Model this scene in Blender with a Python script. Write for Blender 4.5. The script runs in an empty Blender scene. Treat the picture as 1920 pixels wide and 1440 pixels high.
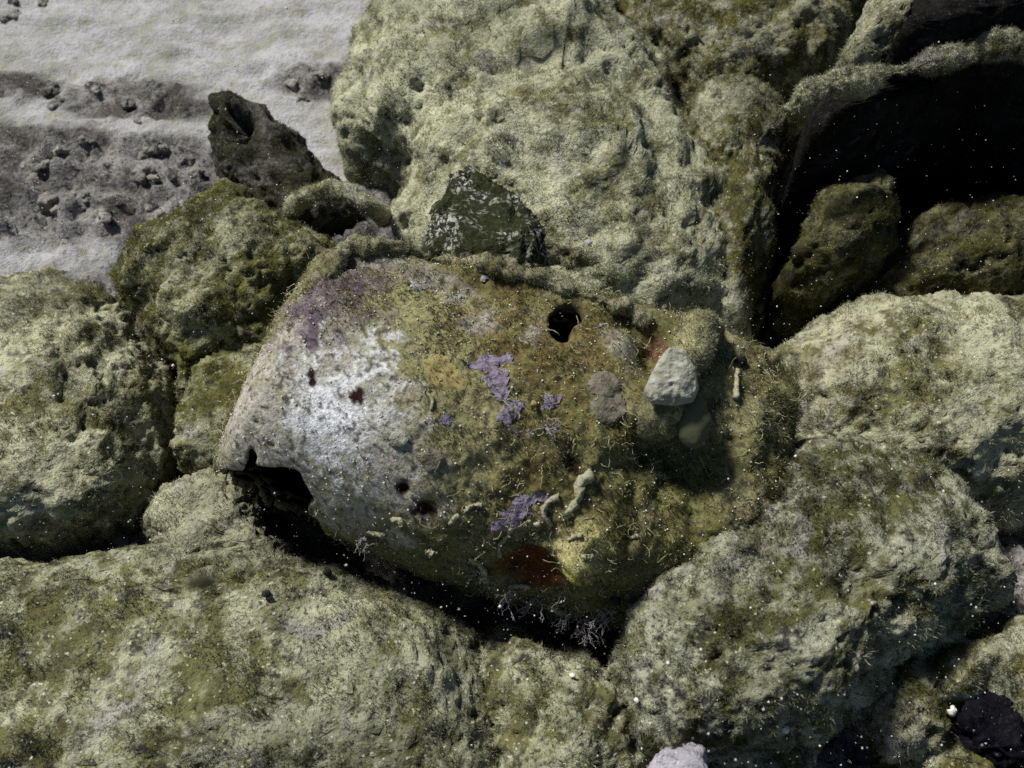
import bpy, math, random
import numpy as np

rng = np.random.default_rng(7)
random.seed(7)
scene = bpy.context.scene
COL = scene.collection

# ------------------------------------------------------------------ camera
HFOV = math.radians(60.0)
PITCH = math.radians(55.0)
DIST = 0.62
TARGET = np.array([0.0, 0.0, 0.10])
CAM = TARGET + DIST * np.array([0.0, -math.cos(PITCH), math.sin(PITCH)])
cam_data = bpy.data.cameras.new("camera")
cam_data.sensor_width = 36.0
cam_data.lens = 18.0 / math.tan(HFOV / 2)
cam_data.clip_start = 0.01
cam_data.clip_end = 500.0
cam_data.dof.use_dof = True
cam_data.dof.focus_distance = 0.585
cam_data.dof.aperture_fstop = 9.5
cam = bpy.data.objects.new("camera", cam_data)
cam.location = CAM
cam.rotation_euler = (math.pi / 2 - PITCH, 0, 0)
COL.objects.link(cam)
scene.camera = cam

# ------------------------------------------------------------------ light
SUN_TO = np.array([-0.46, 0.38, 0.80])
SUN_TO = SUN_TO / np.linalg.norm(SUN_TO)
sun_elev = math.asin(SUN_TO[2])
sun_az = math.atan2(SUN_TO[0], SUN_TO[1])          # from +Y, clockwise towards +X
world = bpy.data.worlds.new("World")
scene.world = world
world.use_nodes = True
wn = world.node_tree.nodes
wl = world.node_tree.links
sky = wn.new("ShaderNodeTexSky")
sky.sky_type = 'NISHITA'
sky.sun_disc = False
sky.sun_elevation = sun_elev
sky.sun_rotation = sun_az
wl.new(sky.outputs[0], wn["Background"].inputs[0])
wn["Background"].inputs[1].default_value = 0.05
sun_data = bpy.data.lights.new("sun", 'SUN')
sun_data.energy = 5.0
sun_data.angle = math.radians(9.0)
sun_data.color = (1.0, 0.975, 0.92)
sun = bpy.data.objects.new("sun", sun_data)
from mathutils import Vector
sun.rotation_euler = Vector(SUN_TO).to_track_quat('Z', 'Y').to_euler()
sun.location = (-1, 1, 3)
COL.objects.link(sun)
scene.view_settings.view_transform = 'Standard'
scene.view_settings.look = 'None'
scene.view_settings.exposure = 0.1
scene.cycles.use_denoising = False
scene.cycles.max_bounces = 5
scene.cycles.diffuse_bounces = 3
scene.view_settings.gamma = 1.0
scene.view_settings.use_curve_mapping = False

# ------------------------------------------------------------------ camera maths
FWD = (TARGET - CAM) / DIST
RIGHT = np.array([1.0, 0.0, 0.0])
UP = np.cross(RIGHT, FWD)
TH = math.tan(HFOV / 2)

def ray(px, py):
    d = FWD + RIGHT * ((px - 960) / 960 * TH) + UP * (-(py - 720) / 960 * TH)
    return d / np.linalg.norm(d)

def W(px, py, z):
    d = ray(px, py)
    t = (z - CAM[2]) / d[2]
    return CAM + d * t

def proj(V):
    D = V - CAM
    dep = D @ FWD
    dep_s = np.where(np.abs(dep) < 1e-6, 1e-6, dep)
    px = 960 + (D @ RIGHT) / dep_s / TH * 960
    py = 720 - (D @ UP) / dep_s / TH * 960
    return px, py, dep

# ------------------------------------------------------------------ noise
_perm = np.random.default_rng(3).permutation(256).astype(np.int64)
_perm = np.concatenate([_perm, _perm, _perm])
_g = np.random.default_rng(5).normal(size=(256, 3)).astype(np.float32)
_g /= np.linalg.norm(_g, axis=1)[:, None]

def pn(p):
    """gradient noise, about -0.9..0.9"""
    p = np.asarray(p, np.float32)
    fl = np.floor(p)
    i = fl.astype(np.int64) & 255
    f = p - fl
    u = f * f * f * (f * (f * 6 - 15) + 10)
    out = np.zeros(len(p), np.float32)
    for dx in (0, 1):
        wx = u[:, 0] if dx else 1 - u[:, 0]
        hx = _perm[i[:, 0] + dx]
        for dy in (0, 1):
            wxy = wx * (u[:, 1] if dy else 1 - u[:, 1])
            hy = _perm[hx + i[:, 1] + dy]
            for dz in (0, 1):
                w = wxy * (u[:, 2] if dz else 1 - u[:, 2])
                g = _g[_perm[hy + i[:, 2] + dz]]
                out += w * (g[:, 0] * (f[:, 0] - dx) + g[:, 1] * (f[:, 1] - dy) + g[:, 2] * (f[:, 2] - dz))
    return out * 1.5

def fbm(p, octv=3, lac=2.1, gain=0.5):
    a, s, o = 1.0, 1.0, 0
    for k in range(octv):
        o = o + a * pn(p * s + 17.3 * k)
        a *= gain
        s *= lac
    return o

def sstep(a, b, x):
    t = np.clip((x - a) / (b - a), 0, 1)
    return t * t * (3 - 2 * t)

# ------------------------------------------------------------------ mesh helpers
def mesh_np(name, V, F, smooth=True):
    """F: list of int arrays (k x 3 or k x 4)"""
    me = bpy.data.meshes.new(name)
    V = np.ascontiguousarray(V, np.float32)
    me.vertices.add(len(V))
    me.vertices.foreach_set("co", V.ravel())
    F = [np.asarray(f, np.int32) for f in F if len(f)]
    loops = np.concatenate([f.ravel() for f in F])
    tot = np.concatenate([np.full(len(f), f.shape[1], np.int32) for f in F])
    start = np.concatenate([[0], np.cumsum(tot)[:-1]]).astype(np.int32)
    me.loops.add(len(loops))
    me.loops.foreach_set("vertex_index", loops)
    me.polygons.add(len(tot))
    me.polygons.foreach_set("loop_start", start)
    me.polygons.foreach_set("use_smooth", np.full(len(tot), smooth, bool))
    me.update(calc_edges=True)
    me.validate()
    return me

def add_obj(name, me, mat, parent=None, loc=None):
    o = bpy.data.objects.new(name, me)
    COL.objects.link(o)
    if me is not None and mat is not None:
        me.materials.append(mat)
    if loc is not None:
        o.location = loc
    if parent is not None:
        o.parent = parent
    return o

def tag(o, label=None, cat=None, group=None, kind=None):
    if label: o["label"] = label
    if cat: o["category"] = cat
    if group: o["group"] = group
    if kind or cat: o["kind"] = kind or "thing"
    return o

def vnormals(V, Q):
    n = np.cross(V[Q[:, 2]] - V[Q[:, 0]], V[Q[:, 3]] - V[Q[:, 1]]) if Q.shape[1] == 4 else np.cross(V[Q[:, 1]] - V[Q[:, 0]], V[Q[:, 2]] - V[Q[:, 0]])
    N = np.zeros_like(V)
    for k in range(Q.shape[1]):
        for c in range(3):
            N[:, c] += np.bincount(Q[:, k], n[:, c], len(V))
    l = np.linalg.norm(N, axis=1)
    l[l == 0] = 1
    return N / l[:, None]

def set_color(me, C, name="albedo"):
    at = me.color_attributes.new(name, 'FLOAT_COLOR', 'POINT')
    A = np.ones((len(C), 4), np.float32)
    A[:, :3] = C
    at.data.foreach_set("color", A.ravel())

# ------------------------------------------------------------------ materials
def nd(nt, typ, **kw):
    n = nt.nodes.new(typ)
    for k, v in kw.items():
        setattr(n, k, v)
    return n

def ramp(nt, fac, stops):
    r = nd(nt, "ShaderNodeValToRGB")
    els = r.color_ramp.elements
    while len(els) > 1:
        els.remove(els[-1])
    els[0].position = stops[0][0]
    els[0].color = (*stops[0][1], 1) if len(stops[0][1]) == 3 else stops[0][1]
    for p, c in stops[1:]:
        e = els.new(p)
        e.color = (*c, 1)
    nt.links.new(fac, r.inputs[0])
    return r.outputs[0]

def mix(nt, fac, a, b, blend='MIX'):
    m = nd(nt, "ShaderNodeMix", data_type='RGBA', blend_type=blend)
    for sock, v in ((m.inputs[0], fac), (m.inputs[6], a), (m.inputs[7], b)):
        if hasattr(v, "node"):
            nt.links.new(v, sock)
        elif isinstance(v, (int, float)):
            sock.default_value = v
        else:
            sock.default_value = (*v, 1)
    return m.outputs[2]

def noise(nt, vec, scale, detail=3, rough=0.55, dist=0.0):
    n = nd(nt, "ShaderNodeTexNoise")
    n.inputs["Scale"].default_value = scale
    n.inputs["Detail"].default_value = detail
    n.inputs["Roughness"].default_value = rough
    n.inputs["Distortion"].default_value = dist
    nt.links.new(vec, n.inputs["Vector"])
    return n.outputs["Fac"]

def B(v):
    return (v, v, v)

def new_mat(name):
    m = bpy.data.materials.new(name)
    m.use_nodes = True
    nt = m.node_tree
    bs = nt.nodes["Principled BSDF"]
    bs.inputs["Roughness"].default_value = 0.95
    bs.inputs["Specular IOR Level"].default_value = 0.06
    geo = nd(nt, "ShaderNodeNewGeometry")
    return m, nt, bs, geo

def bump(nt, bs, h, strength, dist):
    b = nd(nt, "ShaderNodeBump")
    b.inputs["Strength"].default_value = strength
    b.inputs["Distance"].default_value = dist
    nt.links.new(h, b.inputs["Height"])
    nt.links.new(b.outputs[0], bs.inputs["Normal"])

def rock_color(nt, pos, pale, olive, cover, dark=(0.03, 0.028, 0.03), specks=0.5, tint=(0.27, 0.245, 0.275), soft=0.11):
    """silt-dusted limestone with patchy olive algae; cover 0..1 = share of algae"""
    n1 = noise(nt, pos, 17, 5, 0.66, 0.7)
    n2 = noise(nt, pos, 95, 5, 0.68)
    mixn = mix(nt, 0.42, n1, n2)
    c0 = 0.5 + (0.5 - cover) * 0.34
    fac = ramp(nt, mixn, [(c0 - soft * 0.5, B(0)), (c0 + soft * 0.5, B(1))])
    p2 = tuple(c * 0.72 for c in pale)
    pale_v = mix(nt, ramp(nt, noise(nt, pos, 42, 3, 0.6), [(0.36, B(0)), (0.64, B(1))]), p2, pale)
    pale_v = mix(nt, ramp(nt, noise(nt, pos, 21, 3, 0.6, 1.0), [(0.57, B(0)), (0.72, B(0.55))]), pale_v, tint)
    ol2 = (olive[0] * 0.55, olive[1] * 0.52, olive[2] * 0.6)
    ol_v = mix(nt, ramp(nt, noise(nt, pos, 60, 3, 0.6), [(0.38, B(0)), (0.62, B(1))]), ol2, olive)
    c = mix(nt, fac, pale_v, ol_v)
    d = ramp(nt, noise(nt, pos, 62, 4, 0.72), [(0.56, B(0)), (0.66, B(min(1, specks * 1.5)))])
    c = mix(nt, d, c, dark)
    d2 = ramp(nt, noise(nt, pos, 300, 3, 0.65), [(0.56, B(0)), (0.64, B(min(1, specks * 1.3)))])
    c = mix(nt, d2, c, dark)
    lb = ramp(nt, noise(nt, pos, 7, 3, 0.6, 0.5), [(0.38, B(0.74)), (0.62, B(1.14))])
    c = mix(nt, 1.0, c, lb, 'MULTIPLY')
    w = ramp(nt, noise(nt, pos, 260, 2, 0.6), [(0.64, B(0)), (0.72, B(0.7))])
    c = mix(nt, w, c, tuple(min(0.66, v * 1.5 + 0.01) for v in pale))
    return c

def rock_mat(name, pale, olive, cover, **kw):
    m, nt, bs, geo = new_mat(name)
    pos = geo.outputs["Position"]
    c = rock_color(nt, pos, pale, olive, cover, **kw)
    nt.links.new(c, bs.inputs["Base Color"])
    h = mix(nt, 0.5, noise(nt, pos, 320, 4, 0.7), noise(nt, pos, 130, 3, 0.65))
    bump(nt, bs, h, 1.0, 0.0055)
    return m

def turf_shader(nt, bs, geo, c):
    r = geo.outputs["Random Per Island"]
    c = mix(nt, 1.0, c, ramp(nt, r, [(0.0, B(0.75)), (0.6, B(1.1)), (0.93, B(1.35)), (1.0, B(1.9))]), 'MULTIPLY')
    nt.links.new(c, bs.inputs["Base Color"])
    tr = nd(nt, "ShaderNodeBsdfTranslucent")
    nt.links.new(c, tr.inputs[0])
    ms = nd(nt, "ShaderNodeMixShader")
    ms.inputs[0].default_value = 0.45
    nt.links.new(bs.outputs[0], ms.inputs[1])
    nt.links.new(tr.outputs[0], ms.inputs[2])
    nt.links.new(ms.outputs[0], nt.nodes["Material Output"].inputs[0])

def turf_mat(name, pale, olive, cover, **kw):
    m, nt, bs, geo = new_mat(name)
    pos = geo.outputs["Position"]
    c = rock_color(nt, pos, pale, olive, cover, specks=0.3)
    turf_shader(nt, bs, geo, c)
    return m

PALE = (0.43, 0.43, 0.29)
OLIVE = (0.155, 0.155, 0.065)
SPEC = {
    "limestone_pale": (PALE, OLIVE, 0.42, {}),
    "limestone_front": ((0.40, 0.405, 0.275), (0.150, 0.152, 0.062), 0.48, dict(specks=0.6)),
    "limestone_far": ((0.46, 0.465, 0.315), (0.20, 0.20, 0.09), 0.40, dict(specks=0.45)),
    "limestone_moss": ((0.37, 0.375, 0.27), (0.105, 0.108, 0.040), 0.50, dict(specks=0.65)),
    "limestone_olive": ((0.36, 0.36, 0.235), (0.130, 0.133, 0.038), 0.58, dict(specks=0.6)),
    "limestone_mixed": ((0.38, 0.38, 0.26), (0.12, 0.118, 0.035), 0.52, {}),
    "painted_shade_rock": ((0.028, 0.027, 0.027), (0.012, 0.012, 0.009), 0.6, dict(specks=0.6)),  # near-black colour stands in for deep shade under and behind the ledge
    "painted_shade_fill": ((0.012, 0.012, 0.016), (0.008, 0.008, 0.011), 0.5, dict(specks=0.3, tint=(0.014, 0.013, 0.02))),  # near-black colour stands in for shade inside the lower right hollow
    "limestone_dim": ((0.19, 0.185, 0.10), (0.075, 0.075, 0.022), 0.6, dict(specks=0.6)),
    "rubble": ((0.33, 0.32, 0.28), (0.125, 0.118, 0.10), 0.42, dict(specks=0.6)),
    "limestone_white": ((0.44, 0.42, 0.46), (0.27, 0.25, 0.30), 0.2, dict(specks=0.15)),
    "limestone_dark": ((0.16, 0.15, 0.13), (0.05, 0.05, 0.025), 0.6, {}),
}
MAT, TURF = {}, {}
for k, (a, b, c, kw) in SPEC.items():
    MAT[k] = rock_mat(k, a, b, c, **kw)
    TURF[k] = turf_mat(k + "_turf", a, b, c)

for k in ("painted_shade_rock", "painted_shade_fill"):
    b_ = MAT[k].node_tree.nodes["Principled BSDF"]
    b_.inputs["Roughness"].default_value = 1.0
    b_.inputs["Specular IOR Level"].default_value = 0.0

# speckled black and white stone
m, nt, bs, geo = new_mat("speckled_stone")
pos = geo.outputs["Position"]
c = mix(nt, ramp(nt, noise(nt, pos, 300, 2, 0.5, 0.2), [(0.40, B(0)), (0.50, B(1))]), (0.33, 0.34, 0.27), (0.028, 0.028, 0.022))
c = mix(nt, ramp(nt, noise(nt, pos, 38, 3, 0.6), [(0.42, B(0)), (0.54, B(0.95))]), c, (0.022, 0.026, 0.010))
nt.links.new(c, bs.inputs["Base Color"])
bump(nt, bs, noise(nt, pos, 210, 3, 0.6), 0.8, 0.004)
MAT["speckled"] = m
TURF["speckled"] = TURF["limestone_dark"]

# sand
m, nt, bs, geo = new_mat("seabed_sediment")
pos = geo.outputs["Position"]
att = nd(nt, "ShaderNodeVertexColor")
att.layer_name = "albedo"
c = mix(nt, ramp(nt, noise(nt, pos, 16, 5, 0.68, 0.5), [(0.42, B(0)), (0.62, B(1))]), (0.42, 0.415, 0.425), (0.30, 0.30, 0.275))
c = mix(nt, ramp(nt, noise(nt, pos, 55, 4, 0.7), [(0.50, B(0)), (0.64, B(0.75))]), c, (0.26, 0.25, 0.18))
c = mix(nt, ramp(nt, noise(nt, pos, 240, 2, 0.6), [(0.60, B(0)), (0.70, B(0.6))]), c, (0.14, 0.13, 0.12))
g = rock_color(nt, pos, (0.29, 0.28, 0.265), (0.115, 0.108, 0.095), 0.5, specks=0.9)
sep = nd(nt, "ShaderNodeSeparateColor")
nt.links.new(att.outputs[0], sep.inputs[0])
mm = mix(nt, 0.35, sep.outputs[0], noise(nt, pos, 60, 4, 0.7))
c = mix(nt, ramp(nt, mm, [(0.36, B(0)), (0.56, B(1))]), c, g)
nt.links.new(c, bs.inputs["Base Color"])
bump(nt, bs, mix(nt, 0.5, noise(nt, pos, 260, 4, 0.7), noise(nt, pos, 80, 3, 0.6)), 1.0, 0.006)
MAT["sand"] = m

def simple_mat(name, a, b, scale, rough=0.9, bdist=0.002, third=None, sss=0.0):
    m, nt, bs, geo = new_mat(name)
    pos = geo.outputs["Position"]
    c = mix(nt, ramp(nt, noise(nt, pos, scale, 4, 0.65), [(0.35, B(0)), (0.65, B(1))]), a, b)
    if third is not None:
        c = mix(nt, ramp(nt, noise(nt, pos, scale * 2.7, 3, 0.6), [(0.58, B(0)), (0.68, B(0.85))]), c, third)
    nt.links.new(c, bs.inputs["Base Color"])
    bs.inputs["Roughness"].default_value = rough
    bump(nt, bs, noise(nt, pos, scale * 2, 3, 0.6), 0.8, bdist)
    return m

# ------------------------------------------------------------------ blades (turf)
SEEN = 220
def in_view(P, margin=SEEN):
    px, py, dep = proj(P)
    return (dep > 0.05) & (px > -margin) & (px < 1920 + margin) & (py > -margin) & (py < 1440 + margin)

def sample_surface(V, Q, N, n, rnd):
    a = V[Q[:, 0]]; b = V[Q[:, 1]]; c = V[Q[:, 2]]; d = V[Q[:, 3]]
    area = 0.5 * np.linalg.norm(np.cross(c - a, d - b), axis=1)
    mid = (a + b + c + d) / 4
    fn = np.cross(c - a, d - b)
    fn /= np.maximum(np.linalg.norm(fn, axis=1), 1e-12)[:, None]
    view = CAM - mid
    view /= np.linalg.norm(view, axis=1)[:, None]
    ok = in_view(mid) & ((fn * view).sum(1) > -0.25)
    area = np.where(ok, area, 0)
    tot = area.sum()
    if tot <= 0:
        return np.zeros((0, 3)), np.zeros((0, 3)), 0
    n = int(n * tot)
    idx = rnd.choice(len(Q), n, p=area / tot)
    u = rnd.random(n)[:, None]
    v = rnd.random(n)[:, None]
    P = (1 - u) * (1 - v) * a[idx] + u * (1 - v) * b[idx] + u * v * c[idx] + (1 - u) * v * d[idx]
    return P, fn[idx], tot

def blades(P, Nn, length, width, rnd, spread=0.7, up=0.25):
    n = len(P)
    d = Nn + rnd.normal(size=(n, 3)) * spread + np.array([0, 0, up])
    d /= np.linalg.norm(d, axis=1)[:, None]
    d2 = d + rnd.normal(size=(n, 3)) * 0.5
    d2 /= np.linalg.norm(d2, axis=1)[:, None]
    s = np.cross(d, rnd.normal(size=(n, 3)))
    s /= np.linalg.norm(s, axis=1)[:, None]
    L = length[:, None]
    w = (width * 0.5)[:, None]
    P0 = P - Nn * 0.0006
    M = P0 + d * L * 0.55
    T = M + d2 * L * 0.45
    V = np.stack([P0, M + s * w, T, M - s * w], 1).reshape(-1, 3)
    k = np.arange(n)[:, None] * 4
    return V, [k + np.array([[0, 1, 2, 3]])]

# ------------------------------------------------------------------ rocks
ROCKS = {}
def outline_fn(poly, ctr):
    d = poly[:, :2] - ctr[:2]
    th = np.arctan2(d[:, 1], d[:, 0])
    # dense polygon ray intersections keep straight sides straight
    T = np.linspace(-math.pi, math.pi, 361)
    R = np.zeros(361)
    m = len(poly)
    for i in range(m):
        a = d[i]; b = d[(i + 1) % m]
        e = b - a
        cx, cy = np.cos(T), np.sin(T)
        den = cx * e[1] - cy * e[0]
        den = np.where(np.abs(den) < 1e-9, 1e-9, den)
        t = (a[0] * e[1] - a[1] * e[0]) / den
        s = (a[0] * cy - a[1] * cx) / den
        ok = (t > 0) & (s >= -1e-6) & (s <= 1 + 1e-6)
        R = np.where(ok & (t > R), t, R)
    R[R == 0] = R[R > 0].mean()
    k = np.hanning(15); k /= k.sum()
    Rw = np.concatenate([R[:-1], R[:-1], R[:-1]])
    Rw = np.convolve(Rw, k, 'same')[360:720]
    Rw = np.append(Rw, Rw[0])
    return T, Rw

def rock(name, label, cat, px, zo, zc, htop, hbot, n, mat, a=0.8, b=0.9, big=0.010, mid=0.005, fine=0.0014,
         seed=0, tilt=(0, 0), turf=0, tlen=0.0036, twid=0.0005, pits=(), group=None, bigs=16.0, parent=None, lumps=()):
    poly = np.array([W(x, y, zo) for x, y in px])
    ctr = poly.mean(0)
    T, R = outline_fn(poly, ctr)
    n = int(n * 0.87)
    # square grid -> disc, evenly spread
    g = np.linspace(-1, 1, n)
    gx, gy = np.meshgrid(g, g)
    gx = gx.ravel(); gy = gy.ravel()
    r = np.maximum(np.abs(gx), np.abs(gy))
    l = np.sqrt(gx * gx + gy * gy)
    l[l == 0] = 1
    # blend of concentric mapping
    dx = gx * np.sqrt(1 - gy * gy / 2); dy = gy * np.sqrt(1 - gx * gx / 2)
    rho = np.sqrt(dx * dx + dy * dy)
    th = np.arctan2(dy, dx)
    phi = np.clip(rho, 0, 1) * 0.74 * math.pi
    s = np.abs(np.sin(phi)) ** a
    cz = np.cos(phi)
    h = np.sign(cz) * np.abs(cz) ** b
    rad = np.interp(th, T, R)
    x = s * rad * np.cos(th)
    y = s * rad * np.sin(th)
    z = np.where(h > 0, h * htop, h * hbot) + zc + (tilt[0] * x + tilt[1] * y) * np.where(h > 0, 1, 0.3)
    V = np.stack([ctr[0] + x, ctr[1] + y, z], 1)
    i = np.arange(n * n).reshape(n, n)
    Q = np.stack([i[:-1, :-1], i[:-1, 1:], i[1:, 1:], i[1:, :-1]], -1).reshape(-1, 4)
    N = vnormals(V, Q)
    off = seed * 3.71
    D = big * fbm(V * bigs + off, 2) 
    V = V + N * D[:, None]
    for (qx, qy, rp, hp) in lumps:            # swellings of the rock itself
        q = hit(V, N, qx, qy)
        dd = np.linalg.norm(V - q, axis=1)
        V = V + np.array([0, 0, 1.0]) * (hp * np.exp(-(dd / rp) ** 2))[:, None]
    N = vnormals(V, Q)
    m1 = fbm(V * 48 + off, 3)
    m2 = np.abs(pn(V * 75 + off + 5))
    D = mid * (0.9 * m1 - 0.5 * np.maximum(0, 0.2 - m2))
    D += fine * (1.3 * fbm(V * 210 + off, 2) + 1.2 * np.maximum(0, pn(V * 330 + off)))
    ck = np.abs(pn(V * 10.5 + off + 21) + 0.25 * pn(V * 45 + off))
    D -= 0.0035 * np.exp(-(ck / 0.022) ** 2) * sstep(-0.1, 0.3, pn(V * 7 + off + 60))
    # erosion pocks
    pk = pn(V * 120 + off + 9)
    D -= fine * 3.2 * sstep(0.30, 0.48, pk)
    pk2 = pn(V * 58 + off + 14) + 0.25 * pn(V * 160 + off)
    D -= 0.0022 * sstep(0.36, 0.52, pk2)
    for (qx, qy, rp, dp) in pits:
        q = hit(V, N, qx, qy)
        rj = rp * (1 + 0.45 * fbm((V - q) * (1.2 / rp) + off, 2))
        dd = np.linalg.norm(V - q, axis=1)
        D -= dp * (1 - sstep(0.85 if dp > 0.05 else 0.55, 1.0, dd / np.maximum(rj, 1e-5)))
    V = V + N * D[:, None]
    N = vnormals(V, Q)
    ring = np.concatenate([i[0, :-1], i[:-1, -1], i[-1, :0:-1], i[:0:-1, 0]])
    base = ctr * 1.0
    base[2] = V[:, 2].min()
    Vc = np.vstack([V, V[ring].mean(0)])
    cap = np.stack([np.roll(ring, -1), ring, np.full(len(ring), n * n)], 1)
    me = mesh_np(name, Vc - base, [Q, cap])
    o = add_obj(name, me, MAT[mat], loc=base)
    tag(o, label, cat, group)
    if turf:
        rnd = np.random.default_rng(100 + seed)
        P, Fn, tot = sample_surface(V, Q, N, turf * 1.3, rnd)
        den = fbm(P * 30 + off + 3, 3)
        den2 = fbm(P * 75 + off + 40, 2)
        keep = rnd.random(len(P)) < np.clip(0.5 + den * 1.3 + den2 * 0.6, 0.05, 1)
        P, Fn, den, den2 = P[keep], Fn[keep], den[keep], den2[keep]
        ln = tlen * rnd.uniform(0.35, 1.25, len(P)) * np.clip(0.75 + den * 1.0 + den2 * 0.8, 0.3, 2.3)
        wd = twid * rnd.uniform(0.6, 1.4, len(P))
        bv, bf = blades(P, Fn, ln, wd, rnd)
        tm = mesh_np("algae_turf", bv - base, bf, smooth=False)
        t = add_obj("algae_turf", tm, TURF[mat], parent=o)
        t["kind"] = "stuff"
    ROCKS[name + str(seed)] = (o, V, N, Q)
    return o

def hit(V, N, qx, qy):
    px, py, dep = proj(V)
    fr = ((CAM - V) * N).sum(1) > 0
    d = (px - qx) ** 2 + (py - qy) ** 2
    near = fr & (d < max(14.0 ** 2, d.min() * 1.5))
    if not near.any():
        return V[np.argmin(d)]
    j = np.where(near)[0]
    return V[j[np.argmin(dep[j] + np.sqrt(d[j]) * 0.0008)]]

# tube sweep
def tube(path, rad, nseg=10, seed=0, rough=0.0, ell=None):
    path = np.asarray(path, float)
    rad = np.broadcast_to(np.asarray(rad, float), (len(path),))
    T = np.gradient(path, axis=0)
    T /= np.linalg.norm(T, axis=1)[:, None]
    ref = np.array([0.13, 0.31, 0.94])
    V = []
    u = np.cross(T[0], ref); u /= np.linalg.norm(u)
    for i in range(len(path)):
        u = u - T[i] * (u @ T[i]); u /= np.linalg.norm(u)
        v = np.cross(T[i], u)
        an = np.linspace(0, 2 * math.pi, nseg, endpoint=False)
        V.append(path[i] + rad[i] * (np.cos(an)[:, None] * u + np.sin(an)[:, None] * v * (ell or 1)))
    V = np.vstack(V)
    i = np.arange(len(path) * nseg).reshape(len(path), nseg)
    n = np.roll(i, -1, 1)
    Q = np.stack([i[:-1], n[:-1], n[1:], i[1:]], -1).reshape(-1, 4)
    c0 = len(V); V = np.vstack([V, path[0], path[-1]])
    Tr = np.vstack([np.stack([n[0], i[0], np.full(nseg, c0)], 1), np.stack([i[-1], n[-1], np.full(nseg, c0 + 1)], 1)])
    return V, Q, Tr

def bez(P, n):
    t = np.linspace(0, 1, n)[:, None]
    a, b, c, d = P
    return a * (1 - t) ** 3 + 3 * b * t * (1 - t) ** 2 + 3 * c * t * t * (1 - t) + d * t ** 3

def smooth_path(P, n):
    t = np.linspace(0, 1, len(P)); tn = np.linspace(0, 1, n)
    Q = np.stack([np.interp(tn, t, P[:, k]) for k in range(3)], 1)
    for _ in range(3):
        Q[1:-1] = (Q[:-2] + 2 * Q[1:-1] + Q[2:]) / 4
    return Q
#STRUCTURE
# seabed: one sheet, fine where it is seen, coarse out to the horizon
def axis_vals(lo, hi, step, far, k):
    mid = np.arange(lo, hi, step)
    out = np.geomspace(0.02, far, k)
    return np.concatenate([(lo - out)[::-1], mid, hi + out])

def blob2(p, px, py, rx, ry, z=0.01):
    q = W(px, py, z)
    return np.exp(-(((p[:, 0] - q[0]) / rx) ** 2 + ((p[:, 1] - q[1]) / ry) ** 2))

def seabed_fields(x, y):
    p = np.stack([x, y, np.zeros_like(x)], 1)
    sand = sstep(0.12, 0.30, y - 0.35 * (x + 0.30) + 0.03 * fbm(p * 9, 2))
    rub = 1 - sand
    for (a, b, c, d) in ((200, 320, 0.15, 0.045), (40, 330, 0.12, 0.05), (330, 350, 0.10, 0.04), (250, 190, 0.075, 0.03), (50, 175, 0.05, 0.022),
                         (600, 165, 0.055, 0.03), (260, 215, 0.09, 0.02), (390, 340, 0.07, 0.04), (150, 300, 0.06, 0.04), (100, 420, 0.22, 0.040), (280, 400, 0.08, 0.04), (-60, 300, 0.12, 0.05), (300, 300, 0.05, 0.03)):
        rub = np.maximum(rub, blob2(p, a, b, c, d) * 1.05)
    near = 1 - sand
    jx, jy = (0.5 * (W(516, 681, 0.1) + W(1300, 915, 0.05)))[:2]
    dj = np.sqrt(((x - jx) / 0.25) ** 2 + ((y - jy + 0.25 * (x - jx)) / 0.13) ** 2)
    fill = sstep(0.85, 1.35, dj) * (1 - sstep(0.10, 0.20, x) * sstep(-0.12, 0.05, y))
    z = -0.075 + 0.095 * sand + near * fill * (0.095 + 0.012 * fbm(p * 14 + 50, 3))
    z += 0.010 * fbm(p * 7, 2) + 0.007 * fbm(p * np.array([8, 24, 1]) + 4, 3) * sand
    z += 0.016 * fbm(p * 40 + 8, 3) * (0.10 + 1.0 * rub)
    z += 0.0028 * fbm(p * 120 + 2, 2) * (0.45 + rub)
    return z, np.clip(rub, 0, 1)

xs = axis_vals(-0.95, 0.95, 0.0058, 60, 30)
ys = axis_vals(-0.45, 1.05, 0.0058, 60, 30)
gx, gy = np.meshgrid(xs, ys)
zz, rub = seabed_fields(gx.ravel(), gy.ravel())
V = np.stack([gx.ravel(), gy.ravel(), zz], 1)
i = np.arange(len(V)).reshape(gx.shape)
Q = np.stack([i[:-1, :-1], i[:-1, 1:], i[1:, 1:], i[1:, :-1]], -1).reshape(-1, 4)
me = mesh_np("seabed", V, [Q])
set_color(me, np.repeat(rub[:, None], 3, 1))
sb = add_obj("seabed", me, MAT["sand"])
tag(sb, kind="structure")
SEABED = (V, vnormals(V, Q), Q)
_rnd = np.random.default_rng(61)
_P, _F, _ = sample_surface(V, Q, SEABED[1], 130000, _rnd)
_w = seabed_fields(_P[:, 0], _P[:, 1])[1]
_k = _rnd.random(len(_P)) < sstep(0.3, 0.8, _w) * (1 - 0.93 * sstep(0.10, 0.16, _P[:, 1] - 0.35 * (_P[:, 0] + 0.30))) * np.clip(0.6 + fbm(_P * 30, 3), 0.1, 1)
_P, _F = _P[_k], _F[_k]
_F = np.where(_F[:, 2:] < 0, -_F, _F)
bv_, bf_ = blades(_P, _F, 0.0036 * _rnd.uniform(0.3, 1.6, len(_P)), 0.00045 * _rnd.uniform(0.6, 1.3, len(_P)), _rnd)
t = add_obj("algae_turf", mesh_np("algae_turf", bv_, bf_, smooth=False), TURF["limestone_mixed"])
tag(t, "short olive algae turf on the silt between the rocks", "algae", kind="stuff")

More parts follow.
